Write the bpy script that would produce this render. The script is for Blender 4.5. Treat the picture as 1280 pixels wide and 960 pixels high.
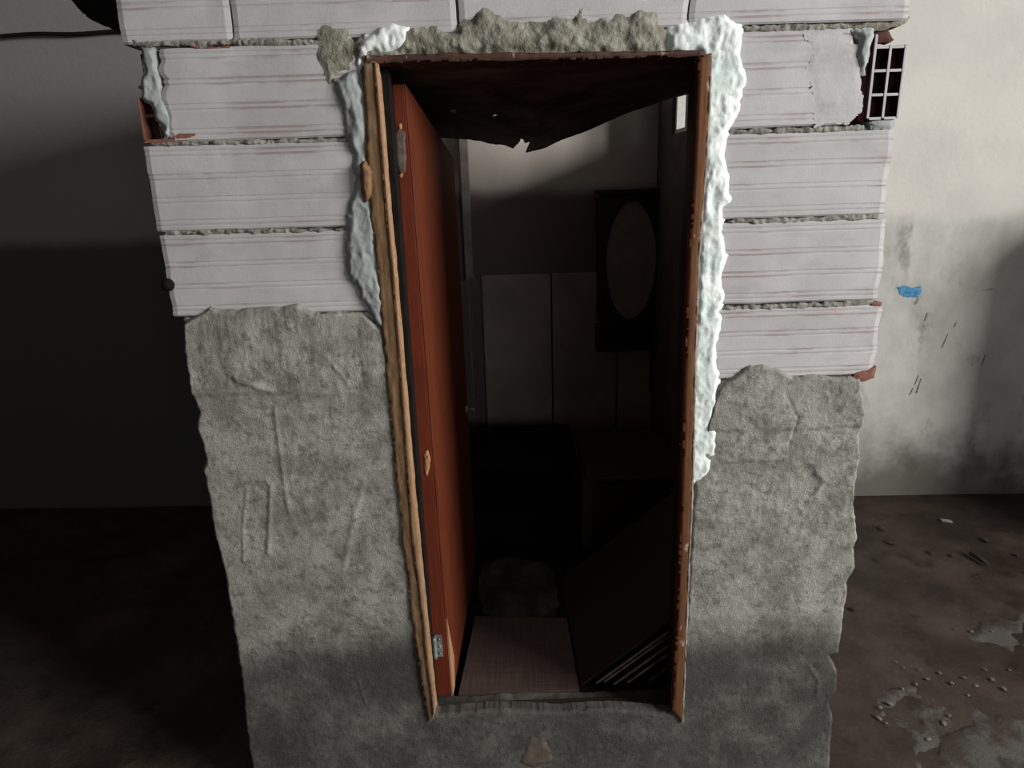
import bpy, bmesh, math, random
import numpy as np
from mathutils import Matrix, Vector

# ------------------------------------------------------------------ camera
for o in list(bpy.data.objects):
    bpy.data.objects.remove(o)
scene = bpy.context.scene
COL = scene.collection
FPX, PITCH, ROLL = 850.0, math.radians(16.6), math.radians(1.8)
CAM = np.array([0.0, -1.65, 1.78])
FW = np.array([0, math.cos(PITCH), -math.sin(PITCH)])
R0 = np.array([1.0, 0, 0]); U0 = np.array([0, math.sin(PITCH), math.cos(PITCH)])
RT = R0 * math.cos(ROLL) - U0 * math.sin(ROLL)
UP = U0 * math.cos(ROLL) + R0 * math.sin(ROLL)
cd = bpy.data.cameras.new('camera'); cam = bpy.data.objects.new('camera', cd); COL.objects.link(cam)
cd.sensor_fit = 'HORIZONTAL'; cd.sensor_width = 36.0; cd.lens = FPX / 1280 * 36
cd.clip_start = 0.02; cd.clip_end = 60
cam.matrix_world = Matrix(((RT[0], UP[0], -FW[0], CAM[0]), (RT[1], UP[1], -FW[1], CAM[1]), (RT[2], UP[2], -FW[2], CAM[2]), (0, 0, 0, 1)))
scene.camera = cam

# ------------------------------------------------------------------ sky, daylight through the hall windows, exposure
world = bpy.data.worlds.new('sky'); scene.world = world; world.use_nodes = True
world.node_tree.nodes['Background'].inputs[0].default_value = (0.80, 0.90, 1.0, 1)
world.node_tree.nodes['Background'].inputs[1].default_value = 0.5
def area(name, loc, target, sx, sy, power, color):
    l = bpy.data.lights.new(name, 'AREA'); l.shape = 'RECTANGLE'; l.size = sx; l.size_y = sy
    l.energy = power; l.color = color
    o = bpy.data.objects.new(name, l); COL.objects.link(o); o.location = loc
    o.rotation_euler = (Vector(target) - Vector(loc)).to_track_quat('-Z', 'Y').to_euler()
    return o
# daylight entering by the rear window (behind the photographer) and by the window in the right wall
area('daylight_right', (5.14, -2.8, 2.85), (0, -2.8, 2.85), 2.8, 1.6, 540, (1.0, 0.985, 0.955))
area('daylight_rear', (2.2, -7.64, 3.0), (2.2, 0, 3.0), 2.6, 1.5, 45, (0.93, 0.97, 1.0))
vs = scene.view_settings
vs.view_transform = 'Standard'; vs.look = 'None'; vs.gamma = 1.0; vs.exposure = 0.2; vs.use_curve_mapping = False

# ------------------------------------------------------------------ helpers: a ray of the calibrated camera met with real planes
def ray(px, py): return FW + RT * (px - 640) / FPX + UP * (480 - py) / FPX
def W(px, py, y=0.0):
    d = ray(px, py); return CAM + d * (y - CAM[1]) / d[1]
def Fz(px, py, z=0.0):
    d = ray(px, py); return CAM + d * (z - CAM[2]) / d[2]
def Xp(px, py, x):
    d = ray(px, py); return CAM + d * (x - CAM[0]) / d[0]
def wp(pts, y=0.0): return [(W(a, b, y)[0], W(a, b, y)[2]) for a, b in pts]
def fp(pts, z=0.0): return [(Fz(a, b, z)[0], Fz(a, b, z)[1]) for a, b in pts]

def vnoise(x, y, seed=0):
    x = np.asarray(x, float); y = np.asarray(y, float)
    xi = np.floor(x).astype(np.int64); yi = np.floor(y).astype(np.int64)
    xf = x - xi; yf = y - yi
    def h(a, b):
        n = (a * 374761393 + b * 668265263 + seed * 974634777) & 0xFFFFFFFF
        n = ((n ^ (n >> 13)) * 1274126177) & 0xFFFFFFFF
        n = n ^ (n >> 16)
        return (n & 0xFFFF) / 65535.0
    u = xf * xf * (3 - 2 * xf); v = yf * yf * (3 - 2 * yf)
    return (h(xi, yi) * (1 - u) + h(xi + 1, yi) * u) * (1 - v) + (h(xi, yi + 1) * (1 - u) + h(xi + 1, yi + 1) * u) * v
def fbm(x, y, sc, oct=4, seed=0, gain=0.5):
    t = 0; a = 1; s = 0
    for i in range(oct):
        t = t + a * vnoise(np.asarray(x) / sc, np.asarray(y) / sc, seed + i * 17); s += a; a *= gain; sc *= 0.5
    return t / s - 0.5
def billow(x, y, sc, oct=3, seed=0):
    t = 0; a = 1; s = 0
    for i in range(oct):
        t = t + a * (1 - np.abs(2 * vnoise(np.asarray(x) / sc, np.asarray(y) / sc, seed + i * 31) - 1) ** 1.3); s += a; a *= 0.5; sc *= 0.5
    return t / s
def sstep(a, b, x):
    t = np.clip((x - a) / (b - a), 0, 1); return t * t * (3 - 2 * t)
def polysd(X, Y, poly):
    P = np.array(poly, float); n = len(P)
    d = np.full(X.shape, 1e9); ins = np.zeros(X.shape, bool)
    for i in range(n):
        a = P[i]; b = P[(i + 1) % n]; e = b - a; L = e @ e + 1e-12
        t = np.clip(((X - a[0]) * e[0] + (Y - a[1]) * e[1]) / L, 0, 1)
        d = np.minimum(d, np.hypot(X - a[0] - t * e[0], Y - a[1] - t * e[1]))
        c = ((a[1] > Y) != (b[1] > Y))
        xx = a[0] + (Y - a[1]) / (b[1] - a[1] + 1e-15) * e[0]
        ins ^= c & (X < xx)
    return np.where(ins, d, -d)
def linedist(X, Y, pts):
    P = np.array(pts, float); d = np.full(X.shape, 1e9)
    for a, b in zip(P[:-1], P[1:]):
        e = b - a; L = e @ e + 1e-12
        t = np.clip(((X - a[0]) * e[0] + (Y - a[1]) * e[1]) / L, 0, 1)
        d = np.minimum(d, np.hypot(X - a[0] - t * e[0], Y - a[1] - t * e[1]))
    return d

def link(name, me, mat=None, parent=None):
    o = bpy.data.objects.new(name, me); COL.objects.link(o)
    if mat is not None and me is not None: me.materials.append(mat)
    if parent is not None: o.parent = parent
    return o
def tag(o, label=None, cat=None, group=None, kind=None):
    if label: o['label'] = label
    if cat: o['category'] = cat
    if group: o['group'] = group
    if kind: o['kind'] = kind
    return o
def empty(name, loc=(0, 0, 0)):
    o = bpy.data.objects.new(name, None); COL.objects.link(o); o.empty_display_size = 0.05
    return o
def mesh(name, verts, faces, smooth=False):
    me = bpy.data.meshes.new(name); me.from_pydata([tuple(map(float, v)) for v in verts], [], [tuple(map(int, f)) for f in faces])
    me.update()
    bm = bmesh.new(); bm.from_mesh(me); bmesh.ops.recalc_face_normals(bm, faces=bm.faces); bm.to_mesh(me); bm.free()
    if smooth:
        for p in me.polygons: p.use_smooth = True
    return me
def patch(name, poly, cell, fn, mat, parent=None, amp=0.0, nsc=0.02, seed=0, holes=None, back=(0, 0.02, 0), closed=False, smooth=True):
    """a rough-edged slab: (a,b) grid inside a noisy outline, mapped to 3D by fn(a,b,sd), with side skirts along `back`"""
    P = np.array(poly); lo = P.min(0) - 2 * cell; hi = P.max(0) + 2 * cell
    na = int((hi[0] - lo[0]) / cell) + 2; nb = int((hi[1] - lo[1]) / cell) + 2
    A, B = np.meshgrid(lo[0] + cell * np.arange(na), lo[1] + cell * np.arange(nb), indexing='ij')
    sd = polysd(A, B, poly)
    if amp: sd = sd + amp * 2 * fbm(A, B, nsc, 3, seed + 5)
    if holes is not None:
        for (ha, hb, hr) in holes:
            sd = np.minimum(sd, np.hypot(A - ha, B - hb) - hr + 0.3 * hr * 2 * fbm(A, B, hr * .8, 2, seed))
    ga, gb = np.gradient(sd, cell); g = np.maximum(ga * ga + gb * gb, 0.25)
    near = np.abs(sd) < 0.75 * cell
    A = np.where(near, A - sd * ga / g, A); B = np.where(near, B - sd * gb / g, B)
    keep = sd > -0.75 * cell
    sdc = np.where(near, 0, np.maximum(sd, 0))
    V = fn(A.ravel(), B.ravel(), sdc.ravel())
    idx = np.arange(na * nb).reshape(na, nb)
    ok = keep[:-1, :-1] & keep[1:, :-1] & keep[:-1, 1:] & keep[1:, 1:]
    i, j = np.nonzero(ok)
    F = np.stack([idx[i, j], idx[i + 1, j], idx[i + 1, j + 1], idx[i, j + 1]], 1)
    # boundary edges
    okp = np.zeros((na + 1, nb + 1), bool); okp[1:na, 1:nb] = ok
    edges = []
    E = {}
    for (di, dj, p, q) in ((0, -1, (0, 0), (1, 0)), (1, 0, (1, 0), (1, 1)), (0, 1, (1, 1), (0, 1)), (-1, 0, (0, 1), (0, 0))):
        m = ~okp[i + 1 + di, j + 1 + dj]
        edges.append(np.stack([idx[i[m] + p[0], j[m] + p[1]], idx[i[m] + q[0], j[m] + q[1]]], 1))
    edges = np.concatenate(edges)
    used = np.unique(F); remap = -np.ones(na * nb, np.int64); remap[used] = np.arange(len(used))
    V = V[used]; F = remap[F]; edges = remap[edges]
    n0 = len(V); bk = np.array(back, float)
    if closed:
        V2 = V + bk; Vall = np.concatenate([V, V2])
        Fall = np.concatenate([F, F[:, ::-1] + n0, np.stack([edges[:, 1], edges[:, 0], edges[:, 0] + n0, edges[:, 1] + n0], 1)])
    else:
        ue = np.unique(edges); rm = -np.ones(n0, np.int64); rm[ue] = n0 + np.arange(len(ue)); ne = len(ue)
        Vall = np.concatenate([V, V[ue], V[ue] + bk])
        Fall = np.concatenate([F, np.stack([rm[edges[:, 1]], rm[edges[:, 0]], rm[edges[:, 0]] + ne, rm[edges[:, 1]] + ne], 1)])
    me = bpy.data.meshes.new(name); me.from_pydata(Vall.tolist(), [], Fall.tolist()); me.update()
    nd = np.cross(V[F[:, 1]] - V[F[:, 0]], V[F[:, 2]] - V[F[:, 0]]).sum(0)
    if nd @ bk > 0: me.flip_normals()
    sm = np.zeros(len(me.polygons), bool); sm[:len(F) * (2 if closed else 1)] = True
    me.polygons.foreach_set('use_smooth', sm)
    return link(name, me, mat, parent)

def boxm(name, x0, x1, y0, y1, z0, z1, bev=0.0, seg=2):
    bm = bmesh.new()
    v = [bm.verts.new(p) for p in ((x0, y0, z0), (x1, y0, z0), (x1, y1, z0), (x0, y1, z0), (x0, y0, z1), (x1, y0, z1), (x1, y1, z1), (x0, y1, z1))]
    for f in ((3, 2, 1, 0), (4, 5, 6, 7), (0, 1, 5, 4), (1, 2, 6, 5), (2, 3, 7, 6), (3, 0, 4, 7)): bm.faces.new([v[i] for i in f])
    if bev: bmesh.ops.bevel(bm, geom=bm.edges[:], offset=bev, segments=seg, affect='EDGES', profile=0.5)
    me = bpy.data.meshes.new(name); bm.to_mesh(me); bm.free(); return me
def box(name, x0, x1, y0, y1, z0, z1, mat, parent=None, bev=0.0):
    return link(name, boxm(name, x0, x1, y0, y1, z0, z1, bev), mat, parent)
def boxes(name, lst, mat, parent=None, bev=0.0):
    bm = bmesh.new()
    for b in lst:
        m = boxm('tmp', *b, bev=bev); bm.from_mesh(m); bpy.data.meshes.remove(m)
    me = bpy.data.meshes.new(name); bm.to_mesh(me); bm.free()
    return link(name, me, mat, parent)
def hexa(name, p8, mat, parent=None, bev=0.0):
    """a solid from 8 corner points: 0-3 one face (loop), 4-7 the opposite one"""
    bm = bmesh.new(); v = [bm.verts.new(tuple(map(float, p))) for p in p8]
    for f in ((3, 2, 1, 0), (4, 5, 6, 7), (0, 1, 5, 4), (1, 2, 6, 5), (2, 3, 7, 6), (3, 0, 4, 7)): bm.faces.new([v[i] for i in f])
    bmesh.ops.recalc_face_normals(bm, faces=bm.faces)
    if bev: bmesh.ops.bevel(bm, geom=bm.edges[:], offset=bev, segments=2, affect='EDGES', profile=0.5)
    me = bpy.data.meshes.new(name); bm.to_mesh(me); bm.free(); return link(name, me, mat, parent)
def tube(name, pts, rad, mat, parent=None, n=10):
    pts = [Vector(p) for p in pts]; verts = []; faces = []
    rads = rad if isinstance(rad, (list, tuple)) else [rad] * len(pts)
    for k, p in enumerate(pts):
        d = (pts[min(k + 1, len(pts) - 1)] - pts[max(k - 1, 0)]).normalized()
        a = d.cross(Vector((0, 0, 1)));
        if a.length < 0.1: a = d.cross(Vector((1, 0, 0)))
        a.normalize(); b = d.cross(a)
        for i in range(n):
            t = 2 * math.pi * i / n; verts.append(p + (a * math.cos(t) + b * math.sin(t)) * rads[k])
    for k in range(len(pts) - 1):
        for i in range(n): faces.append((k * n + i, k * n + (i + 1) % n, (k + 1) * n + (i + 1) % n, (k + 1) * n + i))
    faces.append(tuple(range(n))); faces.append(tuple(range((len(pts) - 1) * n, len(pts) * n)))
    return link(name, mesh(name, verts, faces, True), mat, parent)

# ------------------------------------------------------------------ materials
class NT:
    def __init__(s, name, rough=0.85, spec=0.3):
        s.m = bpy.data.materials.new(name); s.m.use_nodes = True; s.t = s.m.node_tree; s.b = s.t.nodes['Principled BSDF']
        s.b.inputs['Roughness'].default_value = rough
        s.b.inputs['Specular IOR Level'].default_value = spec
        s.geo = s.t.nodes.new('ShaderNodeNewGeometry')
    def l(s, a, b): s.t.links.new(a, b)
    def pos(s, scale=(1, 1, 1), off=(0, 0, 0)):
        n = s.t.nodes.new('ShaderNodeMapping'); n.inputs['Scale'].default_value = scale; n.inputs['Location'].default_value = off
        s.l(s.geo.outputs['Position'], n.inputs['Vector']); return n.outputs[0]
    def noise(s, scale=10, detail=4, rough=0.55, vec=(1, 1, 1), off=(0, 0, 0), dist=0):
        n = s.t.nodes.new('ShaderNodeTexNoise'); n.inputs['Scale'].default_value = scale; n.inputs['Detail'].default_value = detail
        n.inputs['Roughness'].default_value = rough; n.inputs['Distortion'].default_value = dist
        s.l(s.pos(vec, off), n.inputs['Vector']); return n.outputs[0]
    def ramp(s, fac, a, b, lo=0.0, hi=1.0):
        n = s.t.nodes.new('ShaderNodeMapRange'); n.interpolation_type = 'SMOOTHSTEP'
        n.inputs[1].default_value = a; n.inputs[2].default_value = b; n.inputs[3].default_value = lo; n.inputs[4].default_value = hi
        s.l(fac, n.inputs[0]); return n.outputs[0]
    def math(s, op, a, b=0.0):
        n = s.t.nodes.new('ShaderNodeMath'); n.operation = op
        for k, v in enumerate((a, b)):
            if isinstance(v, (int, float)): n.inputs[k].default_value = v
            else: s.l(v, n.inputs[k])
        return n.outputs[0]
    def mix(s, fac, a, b, typ='MIX'):
        n = s.t.nodes.new('ShaderNodeMix'); n.data_type = 'RGBA'; n.blend_type = typ; n.clamp_factor = True
        for k, v in ((0, fac), (6, a), (7, b)):
            if isinstance(v, (int, float)): n.inputs[k].default_value = v
            elif isinstance(v, tuple): n.inputs[k].default_value = (v[0], v[1], v[2], 1)
            else: s.l(v, n.inputs[k])
        return n.outputs[2]
    def xyz(s):
        n = s.t.nodes.new('ShaderNodeSeparateXYZ'); s.l(s.geo.outputs['Position'], n.inputs[0]); return n.outputs
    def attr(s, name):
        n = s.t.nodes.new('ShaderNodeAttribute'); n.attribute_name = name; return n.outputs['Fac']
    def bump(s, h, strength=0.5, dist=0.002, prev=None):
        n = s.t.nodes.new('ShaderNodeBump'); n.inputs['Strength'].default_value = strength; n.inputs['Distance'].default_value = dist
        s.l(h, n.inputs['Height'])
        if prev is not None: s.l(prev, n.inputs['Normal'])
        s.l(n.outputs[0], s.b.inputs['Normal']); return n.outputs[0]
    def done(s, col):
        if isinstance(col, tuple): s.b.inputs['Base Color'].default_value = (*col, 1)
        else: s.l(col, s.b.inputs['Base Color'])
        return s.m
def simple(name, c1, c2, scale=12, vec=(1, 1, 1), rough=0.85, spec=0.3, bump=0.3, bd=0.002, fine=150, lo=0.35, hi=0.65, metallic=0.0):
    n = NT(name, rough, spec); f = n.ramp(n.noise(scale, 5, 0.6, vec), lo, hi)
    if bump: n.bump(n.noise(fine, 3, 0.6, vec), bump, bd)
    n.b.inputs['Metallic'].default_value = metallic
    return n.done(n.mix(f, c1, c2))
M = {}
# whitewashed fired-clay block
n = NT('whitewashed_block', 0.9, 0.2)
g = n.math('MULTIPLY', n.attr('groove'), n.ramp(n.noise(3.3, 3, 0.5, (1, 1, 1.6), (6, 4, 9)), 0.38, 0.58, 0.15, 1.0)); st = n.ramp(n.noise(7, 5, 0.65, (0.7, 1, 5)), 0.47, 0.62)
big = n.ramp(n.noise(5, 4, 0.6), 0.3, 0.7)
c = n.mix(big, (0.53, 0.51, 0.515), (0.43, 0.415, 0.42))
c = n.mix(n.ramp(n.noise(14, 5, 0.7, (.35, 1, 1)), 0.50, 0.70, 0, 0.6), c, (0.36, 0.345, 0.335))
c = n.mix(n.ramp(n.noise(3.2, 3, 0.5, (1, 1, 1), (8, 2, 6)), 0.45, 0.65, 0, 0.35), c, (0.46, 0.48, 0.48))
c = n.mix(n.math('MULTIPLY', g, n.ramp(n.noise(6, 5, 0.7, (0.8, 1, 3), (3, 1, 2)), 0.44, 0.60, 0.03, 0.85)), c, (0.30, 0.235, 0.22))
c = n.mix(n.ramp(n.noise(9, 5, 0.6, (0.5, 1, 1.4), (7, 3, 1)), 0.63, 0.76, 0, 0.5), c, (0.45, 0.27, 0.21))
n.bump(n.noise(160, 4, 0.6), 0.35, 0.002)
M['block'] = n.done(c)
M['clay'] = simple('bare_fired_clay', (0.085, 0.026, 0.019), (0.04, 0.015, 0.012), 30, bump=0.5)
# cement render
n = NT('cement_render', 0.92, 0.2)
z = n.xyz()[2]
wob = n.noise(3.5, 4, 0.6, (1, 1, 0.4))
zz = n.math('ADD', z, n.math('MULTIPLY', n.math('SUBTRACT', wob, 0.5), 0.28))
c = n.mix(n.ramp(n.noise(9, 6, 0.72), 0.36, 0.64), (0.225, 0.218, 0.187), (0.41, 0.40, 0.357))
c = n.mix(n.ramp(n.noise(3, 3, 0.5, (1, 1, 1), (5, 2, 2)), 0.45, 0.65, 0, 0.5), c, (0.30, 0.315, 0.29))
c = n.mix(n.ramp(n.noise(40, 5, 0.7), 0.50, 0.66, 0, 0.65), c, (0.12, 0.115, 0.095))
c = n.mix(n.ramp(n.noise(55, 3, 0.6, (1, 1, 1), (3, 3, 3)), 0.62, 0.72, 0, 0.4), c, (0.32, 0.32, 0.30))
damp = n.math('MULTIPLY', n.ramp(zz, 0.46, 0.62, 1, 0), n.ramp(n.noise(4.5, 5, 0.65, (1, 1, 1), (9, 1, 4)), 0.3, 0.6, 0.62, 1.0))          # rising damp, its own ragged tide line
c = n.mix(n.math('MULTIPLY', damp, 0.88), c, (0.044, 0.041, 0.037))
n.bump(n.noise(190, 5, 0.75), 0.9, 0.0045, n.bump(n.noise(60, 4, 0.65), 0.45, 0.004))
M['render'] = n.done(c)
M['mortar'] = simple('mortar', (0.30, 0.285, 0.25), (0.16, 0.15, 0.13), 28, bump=0.8, bd=0.004, fine=120)
M['mortar_tan'] = simple('mortar_tan', (0.31, 0.30, 0.25), (0.16, 0.147, 0.115), 22, bump=0.8, bd=0.005, fine=110)
M['tan_chip'] = simple('tan_chip', (0.13, 0.105, 0.082), (0.085, 0.068, 0.053), 30, bump=0.5)
M['core'] = simple('block_core', (0.11, 0.10, 0.09), (0.17, 0.155, 0.145), 25, bump=0.6)
# foam and frame wood
n = NT('foam_white', 0.95, 0.1)
c = n.mix(n.ramp(n.noise(11, 4, 0.6), 0.4, 0.66), (0.80, 0.84, 0.81), (0.66, 0.74, 0.70))
c = n.mix(n.ramp(n.noise(45, 5, 0.7), 0.60, 0.70, 0, 0.5), c, (0.36, 0.36, 0.30))
n.bump(n.noise(120, 4, 0.6), 0.5, 0.003); M['foam'] = n.done(c)
n = NT('foam_mint', 0.95, 0.1)
c = n.mix(n.ramp(n.noise(12, 4, 0.6), 0.38, 0.62), (0.36, 0.385, 0.375), (0.27, 0.29, 0.288))
c = n.mix(n.ramp(n.noise(50, 5, 0.7), 0.58, 0.70, 0, 0.6), c, (0.24, 0.24, 0.22))
n.bump(n.noise(120, 4, 0.6), 0.5, 0.003); M['foam_mint'] = n.done(c)
def wood(name, c1, c2, c3, rough=0.6, spec=0.35, bump=0.3, vs_=(14, 14, 1.0), wear=None, stain=0.35):
    n = NT(name, rough, spec)
    gr = n.noise(9, 5, 0.65, vs_, dist=0.6)
    c = n.mix(n.ramp(gr, 0.35, 0.65), c1, c2)
    c = n.mix(n.ramp(n.noise(7, 4, 0.6), 0.5, 0.72, 0, stain), c, c3)
    if wear: c = n.mix(n.ramp(n.noise(30, 5, 0.7, (1, 1, 0.3), (2, 5, 1)), 0.60, 0.68, 0, 0.8), c, wear)
    n.bump(n.noise(22, 5, 0.65, vs_), bump, 0.002); return n.done(c)
M['raw_wood'] = wood('raw_wood', (0.215, 0.128, 0.066), (0.15, 0.085, 0.043), (0.29, 0.215, 0.13), 0.85, 0.2, 0.5, stain=0.8)
M['lip_wood'] = wood('pale_lip_wood', (0.40, 0.245, 0.14), (0.33, 0.185, 0.10), (0.20, 0.11, 0.06), 0.8, 0.2)
M['orange_wood'] = wood('orange_varnished_wood', (0.16, 0.066, 0.025), (0.12, 0.047, 0.019), (0.075, 0.032, 0.016), 0.75, 0.25, wear=(0.55, 0.45, 0.36))
M['head_wood'] = wood('dark_head_wood', (0.085, 0.04, 0.03), (0.05, 0.026, 0.022), (0.14, 0.08, 0.06), 0.7, 0.2, vs_=(1, 14, 14), wear=(0.42, 0.34, 0.29))
M['door_face'] = wood('door_veneer', (0.135, 0.032, 0.0135), (0.10, 0.023, 0.0102), (0.065, 0.017, 0.009), 0.6, 0.12, 0.15)
M['door_edge'] = wood('door_edge_paint', (0.14, 0.028, 0.0125), (0.11, 0.022, 0.0105), (0.07, 0.016, 0.0085), 0.65, 0.1, 0.2)
M['chip_wood'] = wood('chipped_bare_wood', (0.45, 0.24, 0.12), (0.36, 0.18, 0.09), (0.2, 0.1, 0.06), 0.8, 0.2)
M['dark_wood'] = wood('dark_brown_wood', (0.036, 0.027, 0.022), (0.026, 0.019, 0.016), (0.044, 0.033, 0.027), 0.6, 0.3, 0.2)
M['cabinet_black'] = wood('black_brown_cabinet', (0.030, 0.0225, 0.0195), (0.022, 0.0165, 0.0145), (0.036, 0.027, 0.024), 0.55, 0.3, 0.15)
M['greyed_wood'] = wood('greyed_trim_wood', (0.16, 0.13, 0.116), (0.12, 0.098, 0.088), (0.06, 0.05, 0.045), 0.8, 0.2, 0.4)
M['stile'] = wood('dull_stile', (0.075, 0.064, 0.056), (0.055, 0.046, 0.041), (0.035, 0.03, 0.026), 0.8, 0.2)
M['board_edge'] = simple('pale_board_edge', (0.34, 0.315, 0.28), (0.16, 0.14, 0.12), 20, bump=0.2)
M['steel'] = simple('worn_steel', (0.42, 0.42, 0.40), (0.20, 0.19, 0.17), 30, rough=0.5, bump=0.2, metallic=0.7)
M['zinc'] = simple('painted_over_zinc', (0.26, 0.28, 0.27), (0.13, 0.13, 0.12), 40, rough=0.6, bump=0.3, metallic=0.3)
M['grime'] = simple('grey_brown_scar', (0.15, 0.115, 0.095), (0.085, 0.06, 0.05), 40, bump=0.4)
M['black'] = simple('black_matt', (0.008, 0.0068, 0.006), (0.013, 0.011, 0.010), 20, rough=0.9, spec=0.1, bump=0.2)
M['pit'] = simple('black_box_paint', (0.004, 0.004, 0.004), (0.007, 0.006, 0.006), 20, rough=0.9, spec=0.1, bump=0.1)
M['sheet'] = simple('sooty_ceiling_board', (0.17, 0.135, 0.12), (0.07, 0.055, 0.05), 7, bump=0.4, lo=0.4, hi=0.62)
n = NT('laminate_floor_board', 0.6, 0.3)
lines = n.ramp(n.noise(12, 3, 0.6, (18, 0.6, 1)), 0.4, 0.6); l2 = n.ramp(n.noise(10, 3, 0.6, (0.6, 16, 1)), 0.4, 0.62)
c = n.mix(lines, (0.070, 0.046, 0.041), (0.098, 0.067, 0.059)); c = n.mix(n.math('MULTIPLY', l2, 0.5), c, (0.05, 0.033, 0.03)); M['laminate'] = n.done(c)
M['mirror'] = simple('dusty_mirror', (0.34, 0.275, 0.255), (0.27, 0.22, 0.205), 12, rough=0.6, spec=0.5, bump=0)
M['mirror'].node_tree.nodes['Principled BSDF'].inputs['Metallic'].default_value = 0.15
M['panel'] = simple('stained_white_panel', (0.38, 0.305, 0.27), (0.28, 0.225, 0.20), 4, bump=0.15)
M['blue'] = simple('blue_paint', (0.04, 0.20, 0.43), (0.12, 0.32, 0.52), 60, bump=0.3)
M['scratch'] = simple('dark_scratch', (0.20, 0.19, 0.17), (0.30, 0.285, 0.26), 40, bump=0.2)
M['smear'] = simple('grey_plaster_smear', (0.095, 0.088, 0.08), (0.05, 0.038, 0.031), 9, bump=0.8, bd=0.004, fine=90, lo=0.42, hi=0.6)
M['crumb'] = simple('plaster_crumb', (0.20, 0.18, 0.16), (0.11, 0.095, 0.083), 40, bump=0.4)
M['crumb_dark'] = simple('dark_crumb', (0.05, 0.04, 0.035), (0.03, 0.025, 0.02), 40, bump=0.4)
M['cloth'] = simple('dirty_cloth', (0.06, 0.053, 0.047), (0.018, 0.015, 0.013), 9, bump=0.3)
M['trim_paint'] = simple('dirty_white_trim', (0.30, 0.262, 0.235), (0.21, 0.18, 0.16), 9, bump=0.1)
M['white_paint'] = simple('white_window_paint', (0.72, 0.71, 0.68), (0.6, 0.58, 0.55), 20, bump=0.1)
# old hall walls: pale limewash above, greyer below with painted shade, damp at foot
n = NT('hall_back_wall', 0.85, 0.25)
x, y, z = n.xyz()
wv = n.math('ADD', z, n.math('MULTIPLY', n.math('SUBTRACT', n.noise(4, 3, 0.5, (1, 1, 0.3)), 0.5), 0.06))
up = n.mix(n.ramp(n.noise(2.2, 4, 0.6), 0.35, 0.7), (0.70, 0.675, 0.62), (0.62, 0.60, 0.56))
low = n.mix(n.ramp(n.noise(3.2, 5, 0.65, (1, 1, 0.7)), 0.34, 0.66), (0.62, 0.615, 0.575), (0.47, 0.47, 0.43))
low = n.mix(n.ramp(n.noise(5, 5, 0.7, (1, 1, 0.6), (4, 0, 1)), 0.54, 0.72, 0, 0.7), low, (0.20, 0.19, 0.165))
left = n.ramp(x, -0.8, -0.7, 1, 0)                  # shade of the bay left of the cubicle put into the colour, darker below
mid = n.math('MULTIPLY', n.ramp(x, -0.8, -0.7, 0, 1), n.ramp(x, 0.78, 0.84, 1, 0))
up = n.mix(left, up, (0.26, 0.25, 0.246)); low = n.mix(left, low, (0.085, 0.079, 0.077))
low = n.mix(mid, low, (0.16, 0.12, 0.108)); up = n.mix(mid, up, (0.56, 0.51, 0.455))  # inside the cubicle the shade below the light band is painted in
wv = n.math('SUBTRACT', wv, n.math('MULTIPLY', mid, 0.19))
c = n.mix(n.ramp(wv, 1.49, 1.585, 1, 0), up, low)
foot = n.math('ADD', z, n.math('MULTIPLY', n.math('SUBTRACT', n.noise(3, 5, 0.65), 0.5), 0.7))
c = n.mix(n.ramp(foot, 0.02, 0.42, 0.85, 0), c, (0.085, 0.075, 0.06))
n.bump(n.noise(35, 4, 0.6), 0.35, 0.004); M['wall_back'] = n.done(c)
M['wall_hall'] = simple('hall_plaster', (0.33, 0.32, 0.30), (0.25, 0.24, 0.225), 2.5, bump=0.3, bd=0.004, fine=40)
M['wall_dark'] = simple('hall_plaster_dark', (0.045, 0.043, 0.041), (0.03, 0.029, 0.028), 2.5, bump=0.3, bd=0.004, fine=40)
M['ceiling'] = simple('hall_ceiling', (0.12, 0.115, 0.11), (0.085, 0.082, 0.078), 2.0, bump=0.2)
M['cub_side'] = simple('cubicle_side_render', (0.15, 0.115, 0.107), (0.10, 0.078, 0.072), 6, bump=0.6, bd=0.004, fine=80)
n = NT('hall_floor', 0.55, 0.35)
x, y, z = n.xyz()
c = n.mix(n.ramp(n.noise(2.4, 5, 0.65), 0.34, 0.68), (0.030, 0.0205, 0.016), (0.074, 0.053, 0.041))
c = n.mix(n.ramp(n.noise(5, 5, 0.7, (1, 1, 1), (2, 7, 0)), 0.50, 0.66, 0, 0.75), c, (0.019, 0.0135, 0.011))
c = n.mix(n.ramp(n.noise(60, 4, 0.6), 0.6, 0.75, 0, 0.35), c, (0.15, 0.13, 0.11))
n.l(n.ramp(n.noise(3, 3, 0.5, (1, 1, 1), (1, 1, 4)), 0.4, 0.6, 0.42, 0.75), n.b.inputs['Roughness'])
n.bump(n.noise(70, 5, 0.65), 0.6, 0.005); M['floor'] = n.done(c)

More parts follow.
